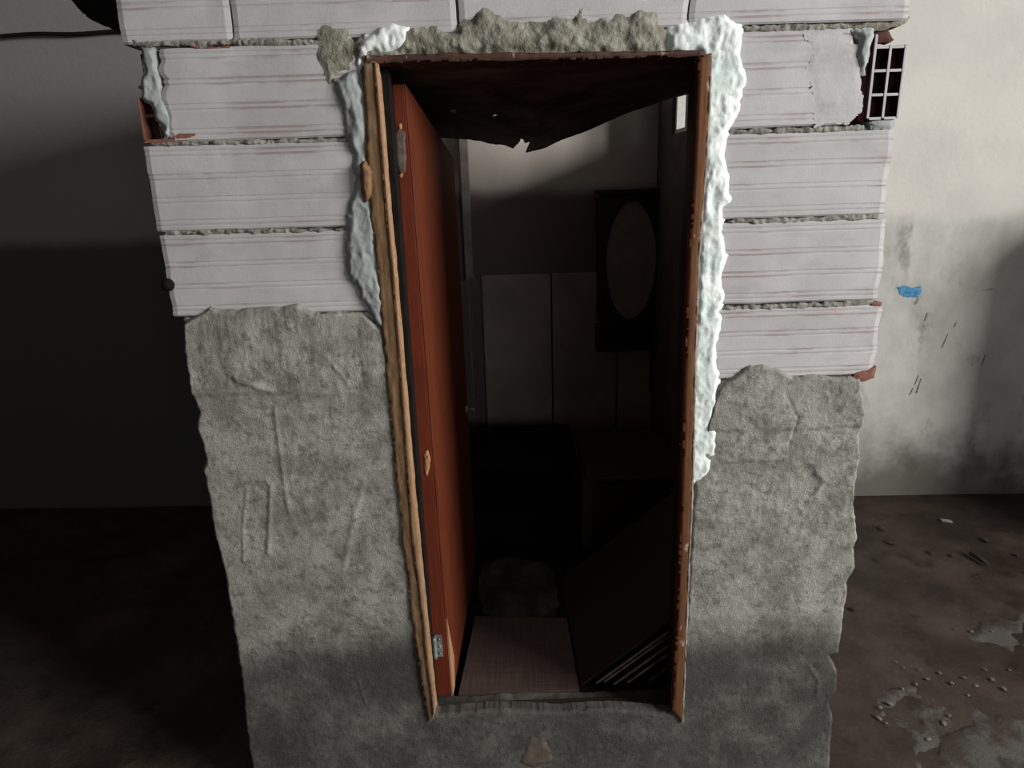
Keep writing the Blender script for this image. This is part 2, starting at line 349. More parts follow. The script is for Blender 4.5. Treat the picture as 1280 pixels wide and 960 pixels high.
# ------------------------------------------------------------------ the hall
XL, XR, YR, ZC = -4.6, 5.0, -7.5, 4.5
def yb(x): return 1.95 - 0.037 * x                   # the back wall is a little out of square
fx = np.concatenate([np.arange(XL - .1, 3.2, 0.03), np.linspace(3.2, XR + .1, 40)]); fy = np.concatenate([np.linspace(YR - .1, -1.5, 40), np.arange(-1.47, 2.3, 0.03)])
A, B = np.meshgrid(fx, fy, indexing='ij')
rub = sstep(1.0, 1.3, A) * sstep(1.0, 0.3, B)
Z = -0.004 + 0.006 * fbm(A, B, 0.5, 3, 3) + rub * (0.010 * fbm(A, B, 0.16, 4, 9))
idx = np.arange(A.size).reshape(A.shape)
me = bpy.data.meshes.new('floor')
me.from_pydata(np.stack([A.ravel(), B.ravel(), Z.ravel()], 1).tolist(), [], np.stack([idx[:-1, :-1].ravel(), idx[1:, :-1].ravel(), idx[1:, 1:].ravel(), idx[:-1, 1:].ravel()], 1).tolist())
me.polygons.foreach_set('use_smooth', np.ones(len(me.polygons), bool))
floor = tag(link('floor', me, M['floor']), 'brown stained concrete floor of the hall around the cubicle', 'floor', kind='structure')
p = [(XL - .1, yb(XL)), (XR + .1, yb(XR)), (XR + .1, yb(XR) + .2), (XL - .1, yb(XL) + .2)]
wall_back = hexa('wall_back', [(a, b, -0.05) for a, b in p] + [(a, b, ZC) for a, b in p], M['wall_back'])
tag(wall_back, 'back wall behind the cubicle, pale above and greyer below, with shade painted in', 'wall', kind='structure')
def holed(name, axis, c0, c1, u0, u1, z0, z1, hole, mat):
    a, b, c, d = hole; L = []
    for (ua, ub, za, zb) in ((u0, a, z0, z1), (b, u1, z0, z1), (a, b, z0, c), (a, b, d, z1)):
        L.append((c0, c1, ua, ub, za, zb) if axis == 'x' else (ua, ub, c0, c1, za, zb))
    return boxes(name, L, mat)
wr = holed('wall_right', 'x', XR, XR + .12, YR - .1, 2.3, -0.05, ZC, (-4.2, -1.4, 2.05, 3.65), M['wall_hall'])
tag(wr, 'plain plastered right wall of the hall with a high window', 'wall', kind='structure')
wq = holed('wall_rear', 'y', YR - .12, YR, XL - .1, XR + .1, -0.05, ZC, (0.9, 3.5, 2.25, 3.75), M['wall_hall'])
tag(wq, 'plain plastered wall behind the viewer with a wide window', 'wall', kind='structure')
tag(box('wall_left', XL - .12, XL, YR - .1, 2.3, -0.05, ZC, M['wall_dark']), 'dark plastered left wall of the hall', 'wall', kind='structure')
tag(box('ceiling', XL - .1, XR + .1, YR - .1, 2.3, ZC, ZC + .1, M['ceiling']), 'grey hall ceiling above the cubicle', 'ceiling', kind='structure')
def winframe(name, axis, c, u0, u1, z0, z1, nb, label):
    e = tag(empty(name), label, 'window', kind='structure')
    def bb(nm, ua, ub, za, zb):
        if axis == 'x': box(nm, c - .02, c + .02, ua, ub, za, zb, M['white_paint'], e)
        else: box(nm, ua, ub, c - .02, c + .02, za, zb, M['white_paint'], e)
    bb('window_rail', u0, u1, z0, z0 + .05); bb('window_rail', u0, u1, z1 - .05, z1)
    bb('window_stile', u0, u0 + .05, z0 + .05, z1 - .05); bb('window_stile', u1 - .05, u1, z0 + .05, z1 - .05)
    for k in range(1, nb):
        u = u0 + (u1 - u0) * k / nb; bb('mullion', u - .018, u + .018, z0 + .05, z1 - .05)
    return e
winframe('window_1', 'x', XR + .05, -4.2, -1.4, 2.05, 3.65, 3, 'high white window in the right hall wall')
winframe('window_2', 'y', YR - .05, 0.9, 3.5, 2.25, 3.75, 3, 'wide white window in the wall behind the viewer')

stub = box('shade_blocker', 2.93, 3.2, 0.92, 1.84, -0.02, 1.66, M['wall_dark'], bev=0.01)  # added out of view to cast shade on the back wall's right edge
tag(stub, 'unseen low block added at the far right to shade the back wall', 'wall', kind='structure')
# marks on the right bay of the back wall
def back_patch(name, pts, h, mat, amp, cell=0.004, seed=0):
    poly = [(W(a, b, 1.88)[0], W(a, b, 1.88)[2]) for a, b in pts]
    def fn(a, b, sd):
        t = h * sstep(0, 0.01, sd); return np.stack([a, yb(a) - 0.0006 - t, b], 1)
    return patch(name, poly, cell, fn, mat, wall_back, amp=amp, nsc=0.02, seed=seed, back=(0, 0.01, 0))
back_patch('paint_smear', [(1121, 359), (1130, 357), (1138, 360), (1150, 357), (1151, 365), (1146, 371), (1134, 372), (1124, 367)], 0.0015, M['blue'], 0.006)['label'] = 'small blue paint smear'
for k, (pa, pb, wd) in enumerate((((1158, 391), (1154, 401), 1.2), ((1136, 493), (1140, 484), 1.0), ((1142, 480), (1147, 468), .8), ((1175, 434), (1183, 416), .8), ((1190, 408), (1193, 402), .8), ((1224, 455), (1228, 442), .9), ((1143, 380), (1147, 372), 1.5), ((1226, 362), (1240, 360), 3.0), ((1144, 490), (1150, 472), .7))):
    back_patch('scratch', [(pa[0] - wd, pa[1]), (pa[0] + wd, pa[1]), (pb[0] + wd * .6, pb[1]), (pb[0] - wd * .6, pb[1])], 0.0008, M['scratch'], 0.002, 0.003, k)
# black cable on the left bay
tube('cable', [(*W(-40 + 12 * k, 45.5 - 0.38 * k + 1.2 * math.sin(k * .7), 1.98)[:1], 1.985, W(-40 + 12 * k, 45.5 - 0.38 * k + .9 * math.sin(k * .7), 1.98)[2]) for k in range(22)], 0.009, M['black'])
tag(bpy.data.objects['cable'], 'black cable strung along the upper left back wall', 'cable')

# ------------------------------------------------------------------ cubicle front wall: core, blocks, joints, render, foam
ZT = 2.29
wall_front = boxes('wall_front', [(-0.805, -0.285, 0.014, 0.10, 0.0, 1.887), (-0.74, -0.285, 0.014, 0.10, 1.887, 2.085), (-0.805, -0.285, 0.014, 0.10, 2.085, ZT), (0.46, 0.875, 0.014, 0.10, 0.0, 1.874), (0.46, 0.72, 0.014, 0.10, 1.874, 2.088), (0.46, 0.875, 0.014, 0.10, 2.088, ZT), (-0.285, 0.46, 0.014, 0.10, 2.052, ZT), (-0.285, 0.46, 0.014, 0.10, 0.0, 0.215)], M['core'])
tag(wall_front, 'unfinished front wall of the cubicle, whitewashed hollow blocks above rough cement render', 'wall', kind='structure')

def block(x0, x1, z0, z1, seed, y0=0.0, depth=0.088, parent=wall_front, rough_l=0.0015, rough_r=0.0015):
    h = z1 - z0; L = [(0.0, 0.004, 0), (0.004, 0.0, 0)]
    for c in (0.10, 0.37, 0.64, 0.91):
        for d in (-0.0055, 0.0055):
            zc = c * h + d
            L += [(zc - 0.0034, 0.0, 0.1), (zc - 0.0015, 0.0009, 1), (zc + 0.0015, 0.0009, 1), (zc + 0.0034, 0.0, 0.1)]
    L += [(h - 0.004, 0.0, 0), (h, 0.004, 0)]
    # a few plain rows between the grooves
    L2 = []
    for a, b in zip(L[:-1], L[1:]):
        L2.append(a)
        if b[0] - a[0] > 0.02:
            for t in (0.33, 0.67): L2.append((a[0] + (b[0] - a[0]) * t, 0.0, 0))
    L2.append(L[-1])
    nz = len(L2); nx = max(6, int((x1 - x0) / 0.012))
    zs = np.array([q[0] for q in L2]); ys = np.array([q[1] for q in L2]); gs = np.array([q[2] for q in L2])
    tx = np.linspace(0, 1, nx + 1)
    T, Zr = np.meshgrid(tx, zs, indexing='ij')
    Y = np.tile(ys, (nx + 1, 1)).astype(float)
    el = rough_l * 4 * fbm(np.zeros(nz), zs, 0.03, 4, seed) ; er = rough_r * 4 * fbm(np.zeros(nz), zs, 0.03, 4, seed + 1)
    X = x0 + (x1 - x0) * T + el[None, :] * (1 - T) ** 6 + er[None, :] * T ** 6
    Y += 0.0022 * fbm(X, Zr + z0, 0.09, 4, seed + 2)
    Y[0, :] += 0.003; Y[-1, :] += 0.003
    zz = z0 + Zr + 0.0035 * fbm(X, Zr * 0 + seed, 0.10, 3, seed + 4) * np.where((Zr < 0.005) | (Zr > h - 0.005), 1, 0.4)
    V = np.stack([X.ravel(), (y0 + Y).ravel(), zz.ravel()], 1)
    idx = np.arange(V.shape[0]).reshape(nx + 1, nz)
    F = np.stack([idx[:-1, :-1].ravel(), idx[1:, :-1].ravel(), idx[1:, 1:].ravel(), idx[:-1, 1:].ravel()], 1).tolist()
    nV = len(V); V = V.tolist()
    for (i, j) in ((0, 0), (nx, 0), (nx, nz - 1), (0, nz - 1)):
        q = V[idx[i, j]]; V.append([q[0], y0 + depth, q[2]])
    b0, b1, b2, b3 = nV, nV + 1, nV + 2, nV + 3
    F.append([b0, b1] + idx[::-1, 0].tolist()); F.append([b2, b3] + idx[:, nz - 1].tolist())
    F.append([b3, b0] + idx[0, :].tolist()); F.append([b1, b2] + idx[nx, ::-1].tolist()); F.append([b3, b2, b1, b0])
    me = bpy.data.meshes.new('brick'); me.from_pydata(V, [], F); me.update()
    at = me.attributes.new('groove', 'FLOAT', 'POINT'); gv = np.zeros(len(V)); gv[:nV] = np.tile(gs, (nx + 1, 1)).ravel()
    at.data.foreach_set('value', gv)
    bm = bmesh.new(); bm.from_mesh(me); bmesh.ops.recalc_face_normals(bm, faces=bm.faces); bm.to_mesh(me); bm.free()
    return link('brick', me, M['block'], parent)
def wx(px, py): return W(px, py)[0]
# course 1 (top, cut by the frame edge)
xs = [wx(148, 25), wx(288, 25), wx(290.5, 25), wx(569.5, 20), wx(573.5, 20), wx(860, 15), wx(862.5, 15), wx(1136, 20)]
for k in range(4): block(xs[2 * k], xs[2 * k + 1], 2.094, 2.29, 40 + k)
# left pier
block(wx(204, 115), wx(452, 115), 1.889, 2.083, 11, rough_l=0.008)
block(-0.826, wx(452, 235), 1.689, 1.880, 12)
block(-0.824, wx(468, 340), 1.486, 1.681, 13)
block(-0.80, wx(480, 440), 1.296, 1.482, 14, y0=0.006)
# right pier
block(wx(884, 100), wx(1060, 100), 1.880, 2.080, 21, rough_r=0.004)
block(wx(880, 220), wx(1111, 220), 1.679, 1.868, 22, rough_r=0.003)
block(wx(874, 330), wx(1103, 330), 1.474, 1.668, 23, rough_r=0.003)
block(wx(870, 430), wx(1097, 430), 1.284, 1.462, 24, rough_r=0.003)
# red chips of bare clay where block corners broke
def front_patch(name, pts, h, mat, amp, cell=0.004, seed=0, y0=0.0, edge=0.012, parent=wall_front, und=0.002, back=0.02, nsc=0.02):
    def fn(a, b, sd):
        t = h * sstep(0, edge, sd) + und * 2 * fbm(a, b, 0.03, 4, seed) * sstep(0, edge, sd)
        return np.stack([a, y0 - t, b], 1)
    return patch(name, wp(pts), cell, fn, mat, parent, amp=amp, nsc=nsc, seed=seed, back=(0, back, 0))
M['clay_face'] = simple('fired_clay_face', (0.24, 0.10, 0.075), (0.20, 0.085, 0.062), 40, bump=0.5)
front_patch('clay_chip', [(1064, 476), (1070, 466), (1088, 461), (1095, 458), (1092, 472), (1078, 478)], 0.003, M['clay_face'], 0.004, 0.003, 1)
front_patch('clay_chip', [(1088, 382), (1094, 377), (1103, 378), (1101, 383)], 0.003, M['clay_face'], 0.002, 0.003, 2)
front_patch('clay_chip', [(213, 172), (225, 165), (245, 167), (240, 174), (222, 177)], 0.0015, M['clay_face'], 0.005, 0.003, 3)
front_patch('clay_chip', [(240, 58), (262, 59), (288, 58), (285, 61), (250, 61.5)], 0.0015, M['clay_face'], 0.003, 0.003, 4)
# mortar joints squeezed between the courses
def joint(px0, px1, py0, py1, hw, seed, mat='mortar', thr=0.0):
    pts = [(px0, py0 - hw), ((px0 + px1) / 2, (py0 + py1) / 2 - hw), (px1, py1 - hw), (px1, py1 + hw), ((px0 + px1) / 2, (py0 + py1) / 2 + hw), (px0, py0 + hw)]
    def fn(a, b, sd):
        t = 0.004 * sstep(0, 0.004, sd) + 0.010 * fbm(a, b, 0.012, 3, seed)
        return np.stack([a, 0.0045 - t, b], 1)
    return patch('mortar_joint', wp(pts), 0.003, fn, M[mat], wall_front, amp=0.006, nsc=0.015, seed=seed, back=(0, 0.012, 0))
joint(186, 440, 180, 176, 3.4, 1); joint(205, 440, 291, 288, 3.2, 2)
joint(165, 440, 53, 53, 4.2, 3); joint(930, 1062, 36, 33, 4.2, 4); joint(908, 1080, 165.5, 160.5, 3.6, 5)
joint(912, 1100, 278.5, 271.5, 3.4, 6); joint(903, 1096, 387, 378.5, 3.4, 7); joint(290, 440, 52, 53, 3.5, 8)
joint(228, 300, 402, 399, 2.0, 9)
# vertical joint over the door: dark slot is the recessed core between two blocks

# hollow block turned on end at the right corner of the second course, its cells open to the viewer
hb = wall_front
gx0, gx1 = wx(1090, 100), wx(1129, 90)
hz0, hz1 = 1.892, 2.066
web = 0.0065; cols = [gx0, (gx0 + gx1) / 2, gx1]
rowz = [hz0, hz0 + 0.050, hz0 + 0.100, hz0 + 0.148]
L = []
for cx_ in cols: L.append((cx_ - web / 2, cx_ + web / 2, 0.0, 0.095, hz0, hz1 - (0.0 if cx_ == cols[0] else 0.022)))
for rz in rowz:
    for a, b in zip(cols[:-1], cols[1:]): L.append((a + web / 2, b - web / 2, 0.001, 0.095, rz - web / 2, rz + web / 2))
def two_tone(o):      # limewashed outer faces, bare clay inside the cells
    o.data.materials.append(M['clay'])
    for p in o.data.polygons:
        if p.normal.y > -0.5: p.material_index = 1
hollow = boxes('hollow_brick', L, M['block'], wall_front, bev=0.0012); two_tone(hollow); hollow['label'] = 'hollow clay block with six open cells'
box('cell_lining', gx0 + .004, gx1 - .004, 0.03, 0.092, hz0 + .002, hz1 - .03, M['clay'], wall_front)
front_patch('clay_chip', [(1092, 36), (1100, 30), (1118, 34), (1127, 47), (1120, 52), (1098, 52)], 0.004, M['clay'], 0.006, 0.003, 8, y0=0.03)
front_patch('clay_chip', [(1055, 32), (1080, 28), (1110, 27), (1132, 22), (1140, 17), (1138, 26), (1126, 33), (1105, 36), (1075, 38)], 0.004, M['mortar_tan'], 0.005, 0.003, 9, y0=0.006, back=0.05)
front_patch('clay_chip', [(1082, 152), (1086, 120), (1089, 90), (1094, 52), (1089, 50), (1083, 90), (1079, 125), (1076, 150)], 0.002, M['clay'], 0.004, 0.003, 10, y0=0.012)
front_patch('mortar_pad', [(1088, 151), (1118, 146), (1122, 154), (1116, 163), (1090, 162)], 0.006, M['foam_mint'], 0.004, 0.003, 11, y0=0.008, back=0.06)
front_patch('foam_smear', [(1062, 38), (1080, 34), (1094, 34), (1090, 50), (1086, 75), (1082, 95), (1074, 92), (1070, 70), (1073, 50)], 0.010, M['foam_mint'], 0.008, 0.003, 12, und=0.006)
front_patch('mortar_smear', [(1004, 42), (1050, 40), (1075, 60), (1078, 110), (1080, 140), (1060, 155), (1020, 158), (1018, 120), (1006, 90), (1012, 60)], 0.0013, M['block'], 0.010, 0.004, 13, edge=0.02, und=0.001)

# broken end of the left block of the second course: dark cells, thin webs and a foam smear
bx0, bx1 = -0.822, wx(208, 115)
L = [(bx0, bx0 + 0.006, 0.002, 0.09, 1.892, 1.985), (bx0, bx1, 0.002, 0.09, 1.888, 1.896), (bx0, bx1, 0.02, 0.09, 1.944, 1.951), (bx0, bx1, 0.02, 0.09, 2.005, 2.012), ((bx0 + bx1) / 2 - .003, (bx0 + bx1) / 2 + .003, 0.018, 0.09, 1.896, 2.07)]
boxes('broken_brick_web', L, M['clay_face'], wall_front, bev=0.001)
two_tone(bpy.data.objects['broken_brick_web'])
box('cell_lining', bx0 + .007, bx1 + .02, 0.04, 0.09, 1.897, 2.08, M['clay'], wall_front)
front_patch('foam_smear', [(174, 58), (190, 58), (196, 72), (202, 100), (208, 130), (216, 150), (215, 172), (200, 178), (202, 160), (192, 150), (187, 130), (174, 122), (173, 112), (178, 90)], 0.009, M['foam_mint'], 0.008, 0.003, 14, y0=0.008, und=0.008, back=0.03)

# cement render, one U-shaped coat down both piers and under the door
UL = [(229, 404), (244, 395), (263, 382), (280, 386), (297, 387), (318, 383), (352, 382), (373, 378), (389, 387), (394, 391), (421, 389), (452, 391), (469, 402), (480, 416), (486, 467), (492, 522), (500, 571), (509, 615), (524, 740), (541, 880), (548, 893),
      (620, 886), (700, 890), (760, 886), (838, 892), (849, 880), (856, 780), (862, 690), (868, 600), (884, 520), (896, 487), (904, 476), (914, 472), (922, 464), (936, 455), (953, 454), (971, 459), (983, 466), (991, 471), (1005, 467), (1019, 467), (1036, 471), (1060, 471), (1075, 473),
      (1077, 492), (1082, 516), (1077, 533), (1074, 550), (1075, 571), (1070, 605), (1067, 626), (1069, 651), (1073, 671), (1067, 685), (1069, 709), (1060, 723), (1058, 743), (1053, 781), (1048, 816), (1036, 819), (1046, 836), (1046, 864), (1036, 879), (1042, 898), (1039, 922), (1037, 957)]
UE = [(315, 960), (309, 919), (303, 864), (297, 816), (287, 754), (279, 709), (270, 675), (265, 650), (260, 615), (254, 588), (258, 571), (251, 550), (246, 536), (248, 516), (242, 498), (239, 491), (230, 433)]
poly = wp(UL) + [(0.935, -0.01), (-0.832, -0.01)] + wp(UE)
ridges = [([(345, 508), (348, 540), (356, 600), (362, 640)], 0.0035, 0.006), ([(325, 600), (333, 598), (340, 606), (338, 640), (336, 690)], 0.0045, 0.006), ([(310, 610), (305, 660), (306, 700)], 0.003, 0.005),
          ([(296, 470), (310, 478), (340, 487)], 0.005, 0.008), ([(410, 445), (430, 470), (436, 480)], 0.003, 0.004), ([(455, 600), (440, 660), (430, 710)], 0.003, 0.008), ([(980, 490), (995, 520), (985, 560)], -0.003, 0.004),
          ([(905, 575), (980, 572)], 0.004, 0.006), ([(445, 840), (458, 878)], 0.002, 0.003), ([(1018, 590), (1030, 600), (1018, 615)], 0.004, 0.006), ([(1010, 830), (1022, 850), (1020, 870)], 0.003, 0.006)]
ridges = [(wp(p), a, w) for p, a, w in ridges]
zl1, zr1, zt0 = W(400, 492)[2], W(960, 538)[2], W(360, 395)[2]
def fn_render(a, b, sd):
    s = sstep(0, 0.007, sd)
    left = sstep(0.1, -0.1, a)
    h = 0.0065 + 0.006 * fbm(a, b, 0.30, 2, 70) + 0.0025 * fbm(a, b, 0.08, 3, 71) + 0.0035 * fbm(a, b, 0.014, 4, 72, 0.7)
    wob = 0.02 * fbm(a, b * 0, 0.12, 3, 74)
    brk = np.clip(0.5 + 2.2 * fbm(a, b * 0, 0.10, 3, 81), 0, 1)
    h = h + left * 0.006 * brk * sstep(zl1 - 0.005 + wob, zl1 + 0.012 + wob, b) + (1 - left) * 0.005 * sstep(zr1 - 0.004 + wob, zr1 + 0.01 + wob, b)
    # comb marks below the upper edge of the left coat
    h = h + left * 0.0022 * fbm(a, b * 0.3, 0.008, 2, 75) * sstep(zl1, zl1 + .05, b)
    h = h + (1 - left) * 0.008 * fbm(a, b, 0.035, 4, 78, 0.65) * sstep(0.7, 0.9, b)
    zt = 0.56 + 0.05 * fbm(a, b * 0, 0.2, 3, 77)
    h = h + 0.0015 * sstep(zt - .01, zt + .01, b)
    for p, am, wd in ridges: h = h + 0.85 * am * np.exp(-(linedist(a, b, p) / wd) ** 2)
    return np.stack([a, 0.004 - h * s - 0.003 * s, b], 1)
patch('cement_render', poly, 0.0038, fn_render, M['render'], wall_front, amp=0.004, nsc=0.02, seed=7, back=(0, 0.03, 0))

# mortar over the door head
front_patch('head_mortar', [(441, 53), (470, 40), (518, 32), (562, 38), (580, 30), (587, 22), (603, 8), (619, 18), (640, 26), (660, 28), (692, 24), (712, 24), (725, 14), (737, 28), (765, 20), (798, 14), (822, 20), (834, 40), (832, 67), (700, 68), (575, 70), (470, 76), (448, 80)], 0.010, M['mortar_tan'], 0.012, 0.004, 20, und=0.009, edge=0.02, back=0.03)
front_patch('head_mortar', [(396, 40), (402, 35), (424, 34), (436, 38), (442, 60), (436, 84), (422, 95), (410, 112), (406, 95), (398, 75)], 0.003, M['mortar_tan'], 0.008, 0.004, 21, und=0.004)
def foam(name, pts, h, mat, seed, amp=0.008, lump=0.035):
    def fn(a, b, sd):
        s = sstep(0, 0.022, sd) ** 0.7
        bl = billow(a + 0.02 * fbm(a, b, .05, 2, seed + 9), b * 0.55, lump, 3, seed)
        return np.stack([a, 0.006 - s * (h * (0.35 + 0.85 * bl) + 0.006) - 0.004 * fbm(a, b, 0.012, 3, seed + 3) * s, b], 1)
    return patch(name, wp(pts), 0.0033, fn, M[mat], wall_front, amp=amp, nsc=0.02, seed=seed, back=(0, 0.02, 0))
foam('foam_bead', [(829, 40), (845, 26), (866, 22), (890, 14), (906, 15), (915, 22), (928, 24), (932, 46), (930, 70), (937, 92), (930, 125), (924, 152), (912, 165), (908, 190), (914, 220), (918, 248), (908, 262), (906, 290), (914, 318), (906, 345), (910, 375), (903, 392), (904, 402), (899, 440), (903, 480), (897, 520), (899, 555), (893, 578), (887, 598), (866, 609), (856, 606), (855, 560), (858, 500), (861, 440), (866, 350), (871, 250), (875, 150), (878, 82), (870, 70), (832, 71)], 0.011, 'foam', 31)
foam('foam_bead', [(412, 98), (425, 90), (447, 84), (460, 110), (464, 150), (467, 200), (471, 250), (477, 300), (484, 360), (486, 420), (474, 412), (464, 400), (452, 380), (443, 362), (431, 340), (428, 300), (430, 272), (434, 250), (440, 225), (436, 195), (430, 172), (425, 142), (418, 122)], 0.014, 'foam_mint', 32)
foam('foam_bead', [(441, 62), (450, 46), (470, 29), (490, 25), (514, 31), (519, 56), (503, 69), (472, 73), (456, 78), (447, 88)], 0.014, 'foam', 33)

# concrete sill: its uneven top inside the opening
def fn_sill(a, b, sd):
    return np.stack([a, b, 0.222 + 0.016 * fbm(a, b, 0.06, 4, 90) - 0.012 * sstep(0.03, -0.012, b)], 1)
patch('sill', [(-0.282, 0.0), (0.458, 0.0), (0.458, 0.135), (-0.282, 0.135)], 0.005, fn_sill, M['render'], wall_front, back=(0, 0, -0.03))
front_patch('clay_chip', [(655, 935), (662, 920), (680, 918), (688, 935), (690, 950), (665, 958), (650, 950)], 0.003, M['tan_chip'], 0.006, 0.004, 41, y0=-0.006)

# small black knob on the left edge of the pier and its socket
kn = W(211, 357, -0.02)
tube('conduit_stub', [(kn[0] - 0.03, 0.10, kn[2]), (kn[0] - 0.02, 0.02, kn[2]), (kn[0] - 0.006, -0.012, kn[2]), (kn[0], -0.024, kn[2])], [0.014, 0.015, 0.015, 0.009], M['black'], wall_front, 14)['label'] = 'black round stub of conduit'

# ------------------------------------------------------------------ cubicle side walls and inner floor
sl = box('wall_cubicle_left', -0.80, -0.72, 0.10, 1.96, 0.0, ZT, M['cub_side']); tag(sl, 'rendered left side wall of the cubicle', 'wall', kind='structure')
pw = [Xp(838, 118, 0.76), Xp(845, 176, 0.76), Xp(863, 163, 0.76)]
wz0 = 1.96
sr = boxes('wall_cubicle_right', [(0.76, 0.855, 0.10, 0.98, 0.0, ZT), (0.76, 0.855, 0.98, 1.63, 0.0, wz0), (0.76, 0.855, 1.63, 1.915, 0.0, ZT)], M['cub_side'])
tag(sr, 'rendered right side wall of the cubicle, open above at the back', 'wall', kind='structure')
w3 = tag(empty('window_3'), 'small bright opening high in the right wall inside the cubicle', 'window', kind='structure')
box('window_rail', 0.775, 0.825, 0.98, 1.63, wz0, wz0 + .02, M['white_paint'], w3)
box('window_stile', 0.775, 0.825, 1.60, 1.63, wz0 + .02, ZT, M['white_paint'], w3)
box('mullion', 0.785, 0.815, 1.47, 1.49, wz0 + .02, ZT, M['cabinet_black'], w3)
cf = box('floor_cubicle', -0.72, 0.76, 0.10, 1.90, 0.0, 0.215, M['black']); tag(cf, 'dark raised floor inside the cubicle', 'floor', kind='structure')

# ------------------------------------------------------------------ door frame
frame = tag(empty('trim_1'), 'worn wooden door frame set in the cubicle wall with crumbling foam', 'door frame', kind='structure')
def strip(name, ptsL, ptsR, y0, y1, mat, parent, amp=0.0, cell=0.005, seed=0, und=0.0008):
    poly = wp(ptsL, y0) + wp(ptsR[::-1], y0)
    def fn(a, b, sd):
        return np.stack([a, y0 + 0.004 * sstep(0.005, 0, sd) + und * 2 * fbm(a, b * .3, 0.01, 3, seed), b], 1)
    return patch(name, poly, cell, fn, mat, parent, amp=amp, nsc=0.03, seed=seed, back=(0, y1 - y0, 0))
jl_l = [(455, 78), (452, 96), (455, 130), (458, 165), (457, 200), (461, 240), (465, 290), (471, 330), (479, 420), (486, 500), (494, 590), (503, 680), (515, 780), (527, 860), (537, 905)]
jl_m = [(466, 76), (469, 110), (472, 150), (476, 200), (481, 260), (488, 330), (497, 440), (506, 560), (513, 660), (524, 750), (533, 830), (541, 900)]
jl_r = [(472, 79), (477, 120), (481, 170), (484, 210), (489, 270), (495, 330), (504, 440), (514, 560), (523, 660), (533, 760), (540, 830), (546, 884)]
strip('jamb', jl_l, [(p[0] + 2, p[1]) for p in jl_m], -0.016, 0.045, M['raw_wood'], frame, amp=0.004, cell=0.004, seed=3, und=0.002)['label'] = 'raw wood left jamb with dried glue foam'
strip('jamb_lip', jl_m, jl_r, -0.022, -0.008, M['lip_wood'], frame, amp=0.0015, cell=0.003, seed=4)
front_patch('glue_blob', [(450, 205), (458, 200), (468, 215), (466, 245), (458, 252), (452, 235)], 0.012, M['raw_wood'], 0.004, 0.003, 51, y0=-0.014, parent=frame, und=0.006)
jr_l = [(874, 70), (873, 100), (869, 200), (861, 330), (857, 450), (853, 590), (850, 680), (846, 780), (841, 890)]
jr_r = [(890, 66), (889, 100), (884, 200), (874, 330), (870, 450), (867, 590), (863, 680), (859, 780), (854, 905)]
strip('jamb', jr_l, jr_r, -0.014, 0.012, M['orange_wood'], frame, amp=0.0015, cell=0.004, seed=6)['label'] = 'orange varnished right jamb'
strip('paint_edge', [(p[0] - 2.2, p[1]) for p in jr_r], [(p[0] + 1.2, p[1]) for p in jr_r], -0.016, 0.0, M['board_edge'], frame, amp=0.003, cell=0.002, seed=8)
strip('frame_head', [(455, 79), (560, 76), (700, 74), (880, 70)], [(455, 69), (560, 66), (700, 65), (880, 62)], -0.012, 0.10, M['head_wood'], frame, amp=0.003, cell=0.004, seed=9)
strip('jamb_return', [(p[0] + .6, p[1]) for p in jr_l], [(p[0] - 2, p[1]) for p in jr_r], 0.0125, 0.10, M['cabinet_black'], frame, cell=0.004, seed=7)
boxes('gap_shade', [(-0.283, -0.262, 0.045, 0.10, 0.215, 2.04), (0.463, 0.478, 0.05, 0.10, 0.215, 2.04)], M['black'], frame)  # black boxes standing for the deep shade in the frame gaps
box('threshold_board', W(600, 895)[0], W(800, 895)[0], 0.03, 0.10, 0.2, 0.232, M['dark_wood'], frame, bev=0.003)

# ------------------------------------------------------------------ door leaf, swung inwards on its left hinges
door = tag(empty('door_1'), 'red-brown wooden door leaf standing open into the cubicle', 'door', kind='structure')
y0d, y1d = 0.105, 0.86
nearL_t, nearL_b = W(490, 105, y0d), W(545, 876, y0d)
nearR_t, nearR_b = W(507, 105, y0d), W(566, 870, y0d)
far_t, far_b = W(567, 197, y1d), W(595, 700, y1d)
th = 0.036
def leafpt(s, t):   # s along the leaf, t up
    zt = nearR_t[2] + (far_t[2] - nearR_t[2]) * s; zb = nearR_b[2] + (far_b[2] - nearR_b[2]) * s
    xb = nearR_b[0] + (far_b[0] - nearR_b[0]) * s; xt = nearR_t[0] + (far_t[0] - nearR_t[0]) * s
    return np.array([xb + (xt - xb) * t, y0d + (y1d - y0d) * s, zb + (zt - zb) * t])
P = [leafpt(0, 0), leafpt(1, 0), leafpt(1, 1), leafpt(0, 1)]
wL_b = nearL_b[0] - nearR_b[0]; wL_t = nearL_t[0] - nearR_t[0]
off = np.array([wL_b, 0, 0])
offt = np.array([wL_t, 0, 0])
mid_off = [P[0] + off * .12, P[1] + off * .12, P[2] + offt * .12, P[3] + offt * .12]
back_ = [P[0] + off, P[1] + off, P[2] + offt, P[3] + offt]
hexa('leaf', mid_off + back_, M['door_edge'], door, bev=0.002)
hexa('face_panel', P + mid_off, M['door_face'], door, bev=0.0015)
hexa('chipped_corner', [leafpt(0.0, 0.0) + [0.001, -.001, 0], leafpt(0.06, 0.0) + [0.0015, 0, 0], leafpt(0.09, 0.05) + [0.0015, 0, 0], leafpt(0.0, 0.16) + [0.001, -.001, 0], leafpt(0.0, 0.0) - [.004, 0, 0], leafpt(0.06, 0) - [.004, 0, 0], leafpt(0.09, 0.05) - [.004, 0, 0], leafpt(0.0, 0.16) - [.004, 0, 0]], M['chip_wood'], door)
